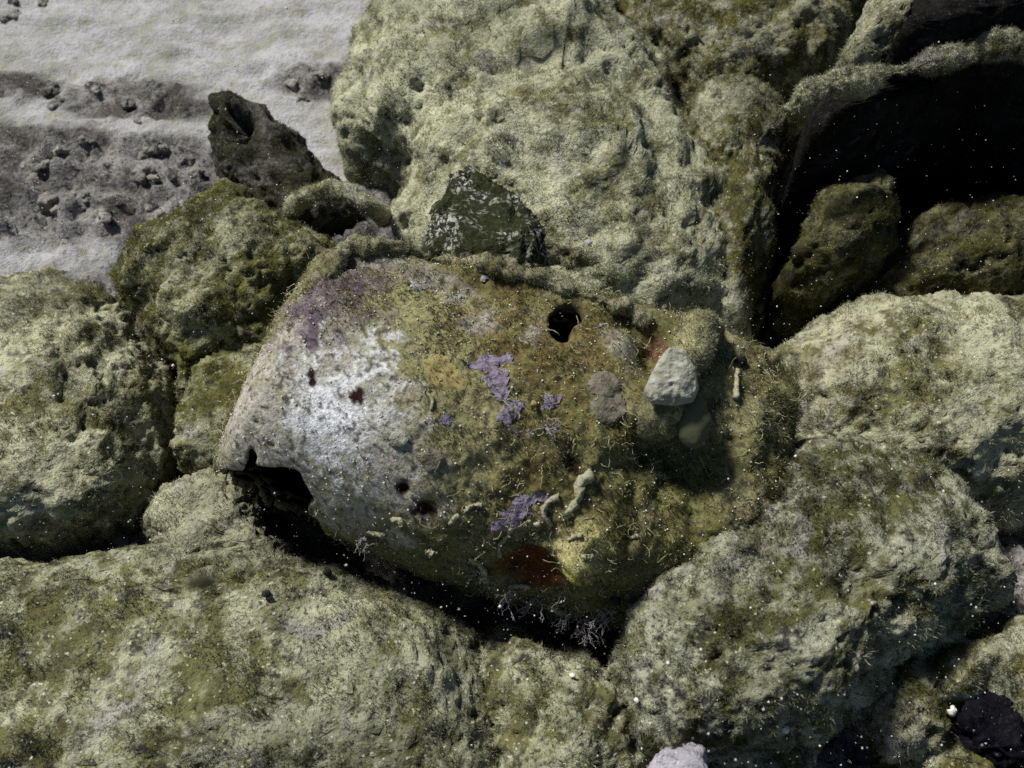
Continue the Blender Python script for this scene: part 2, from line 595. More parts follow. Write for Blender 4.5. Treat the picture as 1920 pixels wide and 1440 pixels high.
#ROCKS
rock("boulder", "biggest pale rounded boulder, rising directly behind the jar", "boulder",
     [(650, 290), (640, 200), (670, 110), (780, 20), (950, -40), (1110, -20), (1190, 90), (1270, 190), (1330, 300), (1420, 430),
      (1430, 560), (1390, 640), (1250, 680), (1000, 640), (800, 560), (730, 430), (740, 330)],
     0.05, 0.0, 0.15, 0.14, 300, "limestone_far", a=0.75, b=0.85, big=0.016, mid=0.0040, seed=1, tilt=(-0.10, 0.10), turf=450000, tlen=0.0034,
     pits=[(1040, 90, 0.030, 0.014), (1000, 100, 0.016, 0.010), (690, 290, 0.022, 0.03), (1350, 360, 0.02, 0.008)])
rock("boulder", "olive boulder at the top, right of the dark crack behind the pale boulder", "boulder",
     [(1150, 15), (1140, -60), (1230, -130), (1400, -150), (1580, -100), (1640, -20), (1600, 80), (1530, 150), (1420, 160), (1310, 150), (1230, 100)],
     0.10, 0.05, 0.10, 0.2, 170, "limestone_mixed", seed=2, turf=350000, tilt=(0, 0.1))
rock("rock", "rounded pale knob of rock beside the dark overhang at upper right", "rock",
     [(1290, 210), (1310, 150), (1380, 130), (1450, 150), (1490, 200), (1470, 300), (1480, 420), (1430, 540), (1380, 600), (1340, 480), (1310, 330)],
     0.085, 0.02, 0.085, 0.16, 170, "limestone_mixed", seed=3, turf=450000, tilt=(-0.2, 0.22))
def swept(name, label, cat, pts, rad, ell, mat, turf, tlen, seed, nseg=72, n=220):
    P = smooth_path(np.array([W(x, y, z) for x, y, z in pts]), n)
    rr = rad * (1 + 0.35 * pn(np.stack([np.linspace(0, 7, n), np.zeros(n), np.full(n, seed * 1.3)], 1)))
    rr[0] *= 0.3; rr[-1] *= 0.3
    V, Q, T = tube(P, rr, nseg, ell=ell)
    N = vnormals(V, Q)
    if ((V[:-2] - np.repeat(P, nseg, 0)) * N[:-2]).sum() < 0:
        N = -N
    V = V + N * (1.05 * rad * fbm(V * 32 + seed, 4) + 0.0018 * fbm(V * 200 + seed, 2))[:, None]
    base = P[n // 2].copy(); base[2] = V[:, 2].min()
    o = add_obj(name, mesh_np(name, V - base, [Q, T]), MAT[mat], loc=base)
    tag(o, label, cat)
    rnd = np.random.default_rng(900 + seed)
    Pp, Fn, _ = sample_surface(V[:-2], Q, N, turf, rnd)
    dirs = N[np.clip(0, 0, 0)]
    bv_, bf_ = blades(Pp, Fn, tlen * rnd.uniform(0.4, 1.3, len(Pp)), 0.00045 * rnd.uniform(0.6, 1.3, len(Pp)), rnd)
    t = add_obj("algae_turf", mesh_np("algae_turf", bv_ - base, bf_, smooth=False), TURF[mat], parent=o)
    t["kind"] = "stuff"
    ROCKS[name + str(seed)] = (o, V[:-2], N[:-2], Q)
swept("rock_ledge", "overhanging rock ledge with fuzzy pale crest above a black hollow", "rock",
      [(1475, 215, 0.185), (1500, 180, 0.195), (1580, 150, 0.2), (1680, 132, 0.2), (1760, 112, 0.2), (1830, 82, 0.2), (1920, 92, 0.2), (2050, 110, 0.2), (2250, 120, 0.2)],
      0.0085, 0.8, "limestone_pale", 1300000, 0.0036, 4)
rock("boulder", "boulder wall blackened to stand for shade in the hollow under the fuzzy ledge", "boulder",
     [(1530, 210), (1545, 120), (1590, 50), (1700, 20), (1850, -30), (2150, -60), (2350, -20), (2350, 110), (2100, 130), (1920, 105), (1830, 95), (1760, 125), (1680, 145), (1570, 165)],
     0.185, 0.05, 0.125, 0.20, 170, "painted_shade_rock", a=0.35, b=0.35, seed=22, big=0.006, mid=0.001, fine=0.0003)  # shade of the hollow is put into this wall's colour
rock("boulder", "pale rock top at the upper right edge, behind the fuzzy ledge", "boulder",
     [(1610, 55), (1615, -10), (1660, -60), (1740, -60), (1755, 0), (1720, 60)],
     0.21, 0.16, 0.06, 0.2, 110, "limestone_pale", seed=5, turf=250000)
rock("boulder", "boulder blackened to stand for its shaded face, top right corner beyond the fuzzy ledge", "boulder",
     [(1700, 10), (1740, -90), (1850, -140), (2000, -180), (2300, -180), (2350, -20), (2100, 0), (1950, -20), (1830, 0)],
     0.24, 0.18, 0.05, 0.34, 150, "painted_shade_rock", a=0.35, b=0.5, seed=17, big=0.006, mid=0.001, fine=0.0003)  # shaded near face painted by the black colour
rock("rock", "dim olive rock with a flat facet below the black hollow", "rock",
     [(1490, 470), (1530, 380), (1560, 330), (1660, 330), (1690, 400), (1680, 460), (1560, 500)],
     0.09, 0.03, 0.085, 0.14, 120, "limestone_dim", a=0.5, b=0.6, seed=6, turf=300000, tilt=(0.1, -0.15))
rock("rock", "dim olive rubble rock at the right edge under the black hollow", "rock",
     [(1640, 500), (1700, 400), (1850, 370), (2050, 350), (2100, 520), (1900, 570), (1700, 560)],
     0.07, 0.02, 0.085, 0.14, 150, "limestone_dim", seed=7, turf=350000)
rock("boulder", "pale boulder at the right edge level with the jar handle", "boulder",
     [(1420, 680), (1460, 610), (1560, 560), (1750, 550), (2000, 520), (2250, 640), (2200, 950), (1900, 960), (1650, 930), (1480, 860)],
     0.05, -0.02, 0.125, 0.12, 250, "limestone_pale", seed=8, turf=450000, big=0.012)
rock("boulder", "large mossy boulder at lower right, lit along its left shoulder", "boulder",
     [(1170, 1130), (1205, 1010), (1260, 940), (1390, 860), (1560, 800), (1760, 860), (1890, 980), (1920, 1080), (1850, 1150), (1720, 1220), (1630, 1300), (1560, 1400), (1400, 1420), (1220, 1400), (1150, 1260)],
     0.09, 0.03, 0.11, 0.16, 290, "limestone_moss", a=0.68, b=0.72, seed=9, turf=520000, big=0.011, mid=0.0045,
     pits=[(1620, 1080, 0.020, 0.012), (1860, 1010, 0.02, 0.012), (1460, 930, 0.008, 0.006), (1380, 1090, 0.010, 0.008)])
rock("boulder", "broad pale foreground boulder filling the lower left", "boulder",
     [(-250, 1060), (0, 1020), (250, 1010), (430, 1010), (620, 1030), (800, 1100), (920, 1175), (980, 1280), (1010, 1440), (960, 1560), (700, 1640), (300, 1660), (-250, 1500)],
     0.06, -0.01, 0.100, 0.14, 330, "limestone_front", a=0.5, b=0.75, seed=10, turf=520000, big=0.009, mid=0.0038)
rock("rock", "low rock wedged between the two foreground boulders, below the jar", "rock",
     [(860, 1190), (950, 1150), (1120, 1195), (1200, 1290), (1250, 1440), (1200, 1600), (960, 1600), (900, 1400)],
     0.062, -0.005, 0.082, 0.12, 190, "limestone_front", a=0.6, b=0.8, seed=18, turf=520000, big=0.010, mid=0.006)
rock("rock", "small pale slab with a pointed corner by the broken end of the jar", "rock",
     [(250, 960), (285, 890), (380, 850), (440, 880), (480, 960), (560, 1010), (520, 1045), (420, 1040), (325, 1085), (285, 1035)],
     0.062, 0.02, 0.048, 0.1, 130, "limestone_pale", a=0.5, b=0.6, seed=11, turf=400000, big=0.006)
rock("boulder", "wide pale sloping boulder at the left edge", "boulder",
     [(-250, 420), (-50, 400), (100, 400), (200, 480), (260, 600), (310, 720), (290, 850), (250, 980), (100, 1020), (-250, 1050)],
     0.045, -0.01, 0.088, 0.14, 260, "limestone_pale", seed=12, turf=420000, big=0.011, mid=0.0060, tilt=(0.0, -0.36))
rock("rock", "bumpy olive moss-covered rock left of the jar top", "rock",
     [(180, 500), (240, 420), (350, 350), (460, 320), (550, 380), (650, 430), (640, 520), (560, 620), (430, 650), (310, 690), (275, 600)],
     0.07, 0.01, 0.09, 0.12, 210, "limestone_olive", seed=13, turf=480000, big=0.014, mid=0.008, tlen=0.0045)
rock("rock", "low flat olive rock wedged against the left end of the jar", "rock",
     [(310, 850), (315, 730), (370, 660), (470, 620), (560, 590), (560, 700), (480, 820), (400, 870)],
     0.06, 0.01, 0.055, 0.1, 140, "limestone_olive", a=0.45, b=0.5, seed=14, turf=380000, big=0.005)
rock("rock_shard", "dark upright rock shard with a black hollow, standing on the sand", "rock",
     [(400, 330), (395, 240), (400, 190), (480, 195), (560, 240), (640, 290), (660, 360), (570, 400), (470, 370)],
     0.065, 0.02, 0.055, 0.12, 150, "limestone_dark", a=0.5, b=0.6, seed=15, turf=250000, tilt=(-0.22, 0.1), pits=[(445, 225, 0.024, 0.03)])
rock("rock", "black and white speckled stone standing behind the jar", "rock",
     [(800, 430), (820, 380), (840, 330), (880, 308), (945, 340), (1010, 400), (1035, 450), (1000, 540), (860, 540), (800, 480)],
     0.155, 0.13, 0.040, 0.16, 130, "speckled", a=0.38, b=0.5, seed=16, turf=60000, big=0.006)
rock("stone", "pale lumpy stone left of the round black hole at lower right", "stone",
     [(1650, 1330), (1640, 1260), (1700, 1210), (1780, 1240), (1800, 1310), (1790, 1390), (1700, 1400)],
     0.07, 0.03, 0.05, 0.12, 100, "limestone_mixed", seed=19, turf=400000, big=0.008)
rock("rock", "olive rock with a round black hole at the lower right corner", "rock",
     [(1740, 1250), (1800, 1170), (1920, 1120), (2080, 1150), (2150, 1450), (1980, 1560), (1820, 1500), (1750, 1400)],
     0.08, 0.03, 0.06, 0.16, 190, "limestone_mixed", a=0.5, b=0.7, seed=20, turf=450000, big=0.008, pits=[(1880, 1375, 0.047, 0.040)])
rock("stone", "flat black filler painting the shade inside the round hollow at the lower right corner", "stone",
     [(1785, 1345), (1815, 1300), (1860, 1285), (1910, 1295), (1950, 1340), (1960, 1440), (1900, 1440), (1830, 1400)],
     0.068, 0.045, 0.026, 0.04, 90, "painted_shade_fill", a=0.5, b=0.6, seed=23, big=0.004, mid=0.002)  # added slab, its black colour makes the pit look like a dark cavity
rock("stone", "small lavender white stone at the bottom edge", "stone",
     [(1210, 1440), (1250, 1395), (1320, 1400), (1340, 1450), (1300, 1500), (1230, 1490)],
     0.115, 0.10, 0.022, 0.14, 60, "limestone_white", seed=21, big=0.005)

#JAR
from mathutils import noise as mnoise
JA = W(516, 681, 0.135)
JB = W(1300, 915, 0.05)
AX = JB - JA
JL = np.linalg.norm(AX)
AX = AX / JL
mc = (JA + JB) / 2
E1 = CAM - mc
E1 = E1 - AX * (E1 @ AX)
E1 /= np.linalg.norm(E1)
E2 = np.cross(AX, E1)
if E2 @ UP < 0:
    E2 = -E2
prof = np.array([(-0.006, 0.0), (-0.006, 0.045), (-0.004, 0.066), (0.001, 0.078), (0.010, 0.0855), (0.032, 0.0915), (0.08, 0.0985), (0.14, 0.1055), (0.20, 0.1105),
                 (0.25, 0.1120), (0.285, 0.1090), (0.305, 0.1020), (0.318, 0.0905), (0.324, 0.075), (0.322, 0.055), (0.31, 0.045), (0.29, 0.0)])
seg = np.concatenate([[0], np.cumsum(np.linalg.norm(np.diff(prof, axis=0), axis=1))])
NT, NTH = 300, 450
tt = np.linspace(0, seg[-1], NT)
ps = np.interp(tt, seg, prof[:, 0])
pr = np.interp(tt, seg, prof[:, 1])
k = np.hanning(9); k /= k.sum()
pr2 = np.convolve(np.pad(pr, 4, 'edge'), k, 'valid'); pr2[0] = 0.0; pr2[-1] = 0.0
ps2 = np.convolve(np.pad(ps, 4, 'edge'), k, 'valid')
thv = np.linspace(0, 2 * math.pi, NTH, endpoint=False)
S, TH2 = np.meshgrid(ps2, thv, indexing='ij')
Rr, _ = np.meshgrid(pr2, thv, indexing='ij')
S = S.ravel(); TH2 = TH2.ravel(); Rr = Rr.ravel()
S = S + 0.20 * Rr * np.sin(TH2)          # both ends lean: the upper side sits further along the axis
JV = JA + S[:, None] * AX + Rr[:, None] * (np.cos(TH2)[:, None] * E1 + np.sin(TH2)[:, None] * E2)
ii = np.arange(NT * NTH).reshape(NT, NTH)
nx = np.roll(ii, -1, 1)
JQ = np.stack([ii[:-1], nx[:-1], nx[1:], ii[1:]], -1).reshape(-1, 4)
JN = vnormals(JV, JQ)
if ((JV - (JA + S[:, None] * AX)) * JN).sum() < 0:
    JQ = JQ[:, ::-1]
    JN = -JN
PXM = 0.00037

def jz(px, py, r, soft=0.5, warp=0.4, freq=60):
    """weight 1 inside a ragged spot of r pixels round the surface point seen at px, py"""
    q = hit(JV, JN, px, py)
    d = np.linalg.norm(JV - q, axis=1) / (r * PXM)
    near = d < 1 + soft + warp * 1.8
    d[near] = d[near] + warp * fbm(JV[near] * freq + px * 0.01, 4, 2.3, 0.62)
    return 1 - sstep(1 - soft, 1 + soft, d)

bare = np.maximum.reduce([jz(620, 790, 150, 0.3), jz(690, 690, 85, 0.4, 0.7), jz(520, 800, 130, 0.3), jz(660, 920, 130, 0.4), jz(480, 820, 100, 0.3), jz(560, 900, 80, 0.3), jz(740, 870, 60, 0.5)])
# form: dents, the encrusted ridge along the upper side, the recess under the handle
D = 0.0035 * fbm(JV * 11 + 3, 2)
deg = np.degrees(TH2)
deg = np.where(deg > 180, deg - 360, deg)
along = sstep(0.0, 0.02, S) * (1 - sstep(0.28, 0.32, S))
rc = 60 + 5 * pn(np.stack([S * 18, S * 0, S * 0 + 4], 1)) + 6 * sstep(0.2, 0.0, S)
D += along * (0.006 * np.exp(-((deg - rc) / 5.0) ** 2) - 0.006 * np.exp(-((deg - rc + 9) / 3.8) ** 2)) * (0.85 + 0.6 * pn(JV * 26))
def dent(px, py, rpx, depth, warp=0.25):
    q = hit(JV, JN, px, py)
    dd = np.linalg.norm(JV - q, axis=1) / (rpx * PXM) + warp * fbm(JV * 60 + px, 2)
    return depth * np.exp(-dd ** 2 * 1.3)
D -= dent(1285, 865, 95, 0.030)
D -= dent(1235, 660, 42, 0.016)
D -= dent(1000, 1060, 62, 0.012, 0.4)
D += dent(1078, 1045, 50, 0.013, 0.5)
D += dent(1150, 1010, 60, 0.006, 0.5)
D += dent(1210, 775, 45, 0.008, 0.4)
D -= dent(760, 915, 11, 0.004, 0.5) + dent(797, 952, 16, 0.005, 0.6) + dent(1075, 870, 14, 0.005, 0.5) + dent(905, 880, 22, 0.005, 0.3)
crust = 1 - bare
D += crust * (0.0022 * fbm(JV * 55 + 1, 3) + 0.0012 * fbm(JV * 190 + 2, 2) + 0.0012 * np.maximum(0, pn(JV * 280)))
D += bare * (0.0005 * fbm(JV * 120, 3) - 0.0012 * np.maximum(0, pn(JV * 210 + 3) - 0.35) * 2)
far_end = sstep(0.26, 0.31, S)
D += far_end * 0.006 * fbm(JV * 45 + 7, 3)
JV = JV + JN * D[:, None]
JN = vnormals(JV, JQ)

# colours of the surface: bare ceramic, algal film, rust, coralline film
def lay(C, w, col):
    w = w[:, None]
    return C * (1 - w) + np.array(col) * w
nA = fbm(JV * 26 + 11, 3); nB = fbm(JV * 90 + 5, 3); nC = fbm(JV * 240 + 9, 2)
C = np.tile(np.array([0.158, 0.152, 0.058]), (len(JV), 1))
C = lay(C, sstep(-0.1, 0.5, nA) * 0.7, (0.25, 0.23, 0.125))
C = lay(C, sstep(0.0, 0.5, nB) * 0.6, (0.09, 0.08, 0.032))
for (a, b, r) in ((960, 560, 80), (1060, 670, 90), (980, 480, 55), (870, 610, 50), (960, 720, 60), (1010, 900, 60), (1130, 620, 50)):
    C = lay(C, jz(a, b, r, 0.8, 1.3) * 0.32, (0.150, 0.092, 0.032))
for (a, b, r) in ((790, 620, 90), (860, 780, 80), (740, 740, 70), (760, 560, 80), (820, 900, 60)):
    C = lay(C, jz(a, b, r, 0.7, 0.9) * 0.6, (0.27, 0.26, 0.125))
for (a, b, r) in ((795, 525, 34), (870, 545, 28), (740, 480, 36), (1180, 640, 32), (900, 600, 26), (700, 470, 40), (1000, 620, 20)):
    C = lay(C, jz(a, b, r, 0.5, 1.0) * 0.6, (0.34, 0.32, 0.29))
for (a, b, r) in ((590, 590, 75), (560, 650, 50), (640, 520, 55), (545, 690, 40), (600, 640, 50)):
    C = lay(C, jz(a, b, r, 0.7, 1.0) * 0.8, (0.125, 0.094, 0.120))
for (a, b, r) in ((520, 800, 120), (480, 820, 100), (660, 920, 100), (560, 900, 70), (700, 880, 70), (500, 720, 50), (640, 760, 100)):
    C = lay(C, jz(a, b, r, 0.5, 0.9) * 0.85, (0.40, 0.38, 0.315))
fl = sstep(-0.05, 0.12, nB + 0.18)
for (a, b, r) in ((615, 785, 70), (655, 690, 40), (705, 680, 40), (680, 815, 55), (650, 850, 38), (745, 715, 26), (600, 745, 36), (690, 740, 36)):
    C = lay(C, jz(a, b, r, 0.35, 1.2, 75) * fl * 0.92, (0.66, 0.665, 0.655))
for (a, b, r) in ((720, 890, 60), (640, 905, 60), (560, 830, 50), (700, 790, 50)):
    C = lay(C, jz(a, b, r, 0.5, 1.2, 75) * fl * 0.4, (0.52, 0.51, 0.46))
C = lay(C, jz(612, 782, 52, 0.5, 0.6, 75) * 0.95, (0.80, 0.81, 0.82))
C = lay(C, sstep(0.10, 0.36, nB) * bare * 0.7 * (1 - jz(612, 782, 60, 0.3, 0.5)), (0.24, 0.23, 0.13))
C = lay(C, sstep(0.32, 0.44, nC) * 0.8, (0.04, 0.036, 0.032))
C = lay(C, jz(1000, 1060, 52, 0.4, 0.5), (0.13, 0.042, 0.012))
C = lay(C, jz(1078, 1045, 46, 0.3, 0.6) * 0.9, (0.42, 0.38, 0.17))
C = lay(C, jz(1060, 1090, 26, 0.4, 0.6) * 0.9, (0.46, 0.40, 0.10))
C = lay(C, jz(1235, 650, 26, 0.4, 0.5) * 0.8, (0.12, 0.055, 0.035))
for (a, b, r) in ((760, 915, 12), (797, 952, 20), (672, 741, 11), (585, 700, 8), (1075, 870, 14), (588, 716, 6)):  # shade of small holes put into the colour, besides a dark red spot
    C = lay(C, jz(a, b, r, 0.3, 0.6, 150), (0.03, 0.012, 0.012))
wr = along * np.exp(-((deg - rc) / 8) ** 2)
C = lay(C, np.clip(wr * (0.5 + nA), 0, 1) * 0.6, (0.20, 0.19, 0.10))
C = np.clip(C * (1 + 0.22 * nC[:, None]), 0.008, 0.86)

# the breaks in the wall
def in_poly(px, py, poly):
    r = np.zeros(len(px), bool)
    n = len(poly)
    for a in range(n):
        x1, y1 = poly[a]; x2, y2 = poly[(a + 1) % n]
        c = ((y1 > py) != (y2 > py)) & (px < (x2 - x1) * (py - y1) / (y2 - y1 + 1e-9) + x1)
        r ^= c
    return r
fm = JV[JQ].mean(1)
fn = np.cross(JV[JQ[:, 2]] - JV[JQ[:, 0]], JV[JQ[:, 3]] - JV[JQ[:, 1]])
fpx, fpy, _ = proj(fm)
vd_ = (CAM - fm) / np.linalg.norm(CAM - fm, axis=1)[:, None]
fnn = fn / np.maximum(np.linalg.norm(fn, axis=1), 1e-12)[:, None]
front = (vd_ * fnn).sum(1) > -0.5
h1 = in_poly(fpx, fpy, [(425, 880), (455, 884), (466, 850), (473, 838), (483, 850), (479, 873), (515, 877), (530, 874), (563, 882), (570, 905), (592, 938), (578, 950),
                        (578, 965), (598, 975), (608, 1000), (612, 1060), (400, 1060), (380, 890)]) & front
h2 = in_poly(fpx, fpy, [(1030, 592), (1045, 573), (1075, 565), (1094, 573), (1099, 592), (1090, 606), (1073, 613), (1070, 636), (1060, 646), (1044, 640), (1032, 632), (1028, 610)]) & front
keep = ~(h1 | h2)
KQ = JQ[keep]
# wall thickness along the broken edges
ed = np.concatenate([KQ[:, [0, 1]], KQ[:, [1, 2]], KQ[:, [2, 3]], KQ[:, [3, 0]]])
key = np.sort(ed, 1)
kk = key[:, 0].astype(np.int64) * (NT * NTH) + key[:, 1]
uq, inv, cnt = np.unique(kk, return_inverse=True, return_counts=True)
be = ed[cnt[inv] == 1]
be = be[np.abs(Rr[be]).min(1) > 1e-6]
bv = np.unique(be)
remap = {int(v): n for n, v in enumerate(bv)}
nb = {int(v): [] for v in bv}
for a_, b_ in be:
    nb[int(a_)].append(int(b_)); nb[int(b_)].append(int(a_))
for _ in range(7):
    nw = {v: (JV[v] * 0.5 + 0.5 * np.mean([JV[q] for q in n_], 0)) for v, n_ in nb.items() if len(n_) >= 2}
    for v, p_ in nw.items():
        JV[v] = p_
axp = JA + ((JV[bv] - JA) @ AX)[:, None] * AX
rad_ = JV[bv] - axp
rad_ /= np.maximum(np.linalg.norm(rad_, axis=1), 1e-6)[:, None]
inner = JV[bv] - rad_ * 0.006
o0 = len(JV)
wq = np.array([(b, a, o0 + remap[int(a)], o0 + remap[int(b)]) for a, b in be])
Vall = np.vstack([JV, inner])
Call = np.vstack([C, np.tile([0.05, 0.035, 0.022], (len(inner), 1))])  # broken edge darkens inwards, shade of the hole painted in

# ceramic and film material
m, nt, bs, geo = new_mat("encrusted_ceramic")
pos = geo.outputs["Position"]
att = nd(nt, "ShaderNodeVertexColor"); att.layer_name = "albedo"
c = mix(nt, 1.0, att.outputs[0], ramp(nt, noise(nt, pos, 420, 4, 0.7), [(0.3, B(0.55)), (0.5, B(1.0)), (0.7, B(1.35))]), 'MULTIPLY')
c = mix(nt, ramp(nt, noise(nt, pos, 380, 2, 0.6), [(0.63, B(0)), (0.70, B(0.7))]), c, (0.05, 0.045, 0.03))
c = mix(nt, geo.outputs["Backfacing"], c, (0.022, 0.017, 0.013))  # inside wall coloured near black, painting the shade within the jar
nt.links.new(c, bs.inputs["Base Color"])
bump(nt, bs, mix(nt, 0.5, noise(nt, pos, 500, 4, 0.7), noise(nt, pos, 170, 3, 0.6)), 0.8, 0.0028)
MAT["jar"] = m
JBASE = JA.copy(); JBASE[2] = JV[:, 2].min()
jar = add_obj("clay_jar", None, None, loc=JBASE)
tag(jar, "encrusted clay jar lying on its side among the boulders, broken at its white end", "jar")
bme = mesh_np("body", Vall - JBASE, [KQ, wq])
set_color(bme, Call)
body = add_obj("body", bme, MAT["jar"], parent=jar)

# lug handle
q0 = hit(JV, JN, 1310, 612); q3 = hit(JV, JN, 1232, 790)
toc = CAM - q0; toc /= np.linalg.norm(toc)
outd = toc * 0.75 + np.array([0.15, 0.0, 0.5]); outd /= np.linalg.norm(outd)
hp = bez([q0 - outd * 0.012, q0 + outd * 0.036, q3 + outd * 0.040, q3 - outd * 0.014], 60)
hV, hQ, hT = tube(hp, 0.0110 + 0.0015 * np.sin(np.linspace(0, 9, 60)), 64)
hN = vnormals(hV, hQ)
hV = hV + hN * (0.005 * fbm(hV * 50, 3) + 0.0014 * fbm(hV * 190, 2))[:, None]
hme = mesh_np("handle", hV - JBASE, [hQ, hT])
set_color(hme, np.clip(np.array([0.25, 0.235, 0.12]) * (1 + 0.5 * fbm(hV * 60, 2)[:, None]), 0.02, 0.6))
add_obj("handle", hme, MAT["jar"], parent=jar)

rnd = np.random.default_rng(55)
Pp, Fn, _ = sample_surface(hV[:-2], hQ, hN, 1100000, rnd)
if ((Pp - hp[30]) * Fn).sum() < 0:
    Fn = -Fn
bvh, bfh = blades(Pp, Fn, 0.0032 * rnd.uniform(0.4, 1.3, len(Pp)), 0.00042 * rnd.uniform(0.6, 1.3, len(Pp)), rnd)
t = add_obj("algae_turf", mesh_np("algae_turf", bvh - JBASE, bfh, smooth=False), TURF["limestone_moss"], parent=jar)
t["kind"] = "stuff"

# encrusted ridge along the upper side of the body
def on_jar(pts, lift):
    out = []
    for (x, y) in pts:
        q = hit(JV, JN, x, y)
        j = np.argmin(((JV - q) ** 2).sum(1))
        rv = JV[j] - (JA + ((JV[j] - JA) @ AX) * AX)
        rv /= np.linalg.norm(rv)
        out.append(JV[j] + rv * lift)
    return np.array(out)
rp_ = smooth_path(on_jar([(610, 520), (640, 470), (668, 446), (740, 440), (820, 456), (900, 482), (1000, 520), (1100, 556), (1160, 578), (1225, 604)], 0.0008), 170)
rr_ = 0.0046 * (1 + 0.8 * pn(np.stack([np.linspace(0, 11, 170), np.zeros(170), np.full(170, 2.2)], 1)))
rr_[:6] *= np.linspace(0.2, 1, 6); rr_[-6:] *= np.linspace(1, 0.2, 6)
gV, gQ, gT = tube(rp_, rr_, 40)
gN = vnormals(gV, gQ)
if ((gV[:-2] - np.repeat(rp_, 40, 0)) * gN[:-2]).sum() < 0:
    gN = -gN
gV = gV + gN * (0.0040 * fbm(gV * 80, 3) + 0.0012 * fbm(gV * 230, 2))[:, None]
gme = mesh_np("encrusted_ridge", gV - JBASE, [gQ, gT])
gn_ = fbm(gV * 45 + 3, 3)[:, None]
set_color(gme, np.clip(np.array([0.21, 0.20, 0.12]) + np.array([0.12, 0.11, 0.09]) * gn_, 0.03, 0.5))
add_obj("encrusted_ridge", gme, MAT["jar"], parent=jar)
rnd = np.random.default_rng(56)
Pp, Fn, _ = sample_surface(gV[:-2], gQ, gN, 900000, rnd)
Fo = Pp - rp_[np.argmin(((Pp[::200, None] - rp_[None]) ** 2).sum(2), 1)].repeat(200, 0)[:len(Pp)]
bvh, bfh = blades(Pp, Fn if ((Fn * Fo).sum() > 0) else -Fn, 0.0028 * rnd.uniform(0.3, 1.6, len(Pp)), 0.00042 * rnd.uniform(0.6, 1.3, len(Pp)), rnd)
t = add_obj("algae_turf", mesh_np("algae_turf", bvh - JBASE, bfh, smooth=False), TURF["limestone_moss"], parent=jar)
t["kind"] = "stuff"

# crusts, sponges
SPM = {
    "coralline": simple_mat("purple_coralline_crust", (0.17, 0.142, 0.19), (0.26, 0.225, 0.28), 160, bdist=0.003, third=(0.14, 0.125, 0.07)),
    "ochre": simple_mat("ochre_sponge", (0.30, 0.245, 0.10), (0.25, 0.215, 0.09), 60, 0.7, 0.0008),
    "grey": simple_mat("grey_sponge", (0.22, 0.22, 0.16), (0.38, 0.38, 0.31), 130, 0.8, 0.0025, third=(0.24, 0.22, 0.28)),
    "brown": simple_mat("grey_brown_sponge", (0.12, 0.108, 0.08), (0.19, 0.175, 0.13), 170, 0.8, 0.002),
    "green": simple_mat("green_grey_sponge", (0.07, 0.075, 0.04), (0.12, 0.12, 0.07), 60, 0.6, 0.0008),
    "lilac": simple_mat("pale_lilac_crust", (0.28, 0.27, 0.28), (0.42, 0.40, 0.42), 150, bdist=0.002),
    "black": simple_mat("black_shell", (0.012, 0.011, 0.014), (0.03, 0.028, 0.03), 200, 0.5, 0.001),
    "white": simple_mat("white_shell", (0.72, 0.71, 0.66), (0.60, 0.58, 0.52), 300, 0.5, 0.0005),
    "tube": simple_mat("chalky_worm_tube", (0.38, 0.36, 0.25), (0.26, 0.25, 0.16), 300, 0.85, 0.001, third=(0.12, 0.11, 0.07)),
    "thread": simple_mat("pale_algae_thread", (0.44, 0.41, 0.24), (0.30, 0.29, 0.13), 90, 0.8, 0.0),
    "branch": simple_mat("lavender_branching_bryozoan", (0.33, 0.30, 0.32), (0.24, 0.22, 0.22), 150, 0.85, 0.0005),
    "snow": simple_mat("suspended_grain", (0.75, 0.74, 0.66), (0.60, 0.60, 0.52), 40, 0.8, 0.0),
}
jq_mid = JV[JQ].mean(1)
def patch(name, px, py, rpx, thick, mat, warp=0.4, freq=60, label=None, stretch=None, rim=0.35):
    q = hit(JV, JN, px, py)
    dv = JV - q
    if stretch is not None:            # lengthen along a surface direction
        dirv, amt = stretch
        dv = dv - np.outer(dv @ dirv, dirv) * (1 - 1 / amt)
    d = np.linalg.norm(dv, axis=1) / (rpx * PXM) + warp * fbm(JV * freq + px * 0.37, 3)
    fmask = (d[JQ] < 1.0).all(1) & (np.linalg.norm(jq_mid - q, axis=1) < rpx * PXM * 3.5)
    F = JQ[fmask]
    if len(F) < 3:
        return
    u, inv = np.unique(F, return_inverse=True)
    F = inv.reshape(-1, 4)
    hgt = thick * sstep(1.0, 1.0 - rim, d[u]) * (1 + 0.25 * fbm(JV[u] * 60, 2)) - 0.0006 * (d[u] > 0.93)
    V = JV[u] + JN[u] * hgt[:, None]
    o = add_obj(name, mesh_np(name, V - JBASE, [F]), SPM[mat], parent=jar)
    if label: o["label"] = label

vUP = UP - FWD * 0
for (x, y, r) in ((925, 672, 30), (930, 712, 26), (962, 778, 24), (1027, 757, 17), (1045, 748, 9), (838, 790, 12), (1135, 602, 7)):
    patch("coralline_crust", x, y, r * 0.95, 0.0009, "coralline", 1.0, 85)
patch("coralline_crust", 965, 975, 24, 0.0011, "coralline", 1.0, 85, stretch=(RIGHT * 0.75 + UP * 0.6, 2.2), label="long purple coralline crust near the rusty recess")
patch("coralline_crust", 1010, 935, 13, 0.001, "coralline", 1.0, 85, stretch=(RIGHT * 0.75 + UP * 0.6, 1.8))
patch("sponge", 842, 700, 34, 0.0010, "ochre", 0.75, 38, label="smooth ochre yellow encrusting sponge", stretch=(RIGHT * 0.6 - UP * 0.8, 1.25))
patch("sponge", 1135, 725, 30, 0.0020, "brown", 0.2, 40, label="grey brown sponge cushion left of the handle")
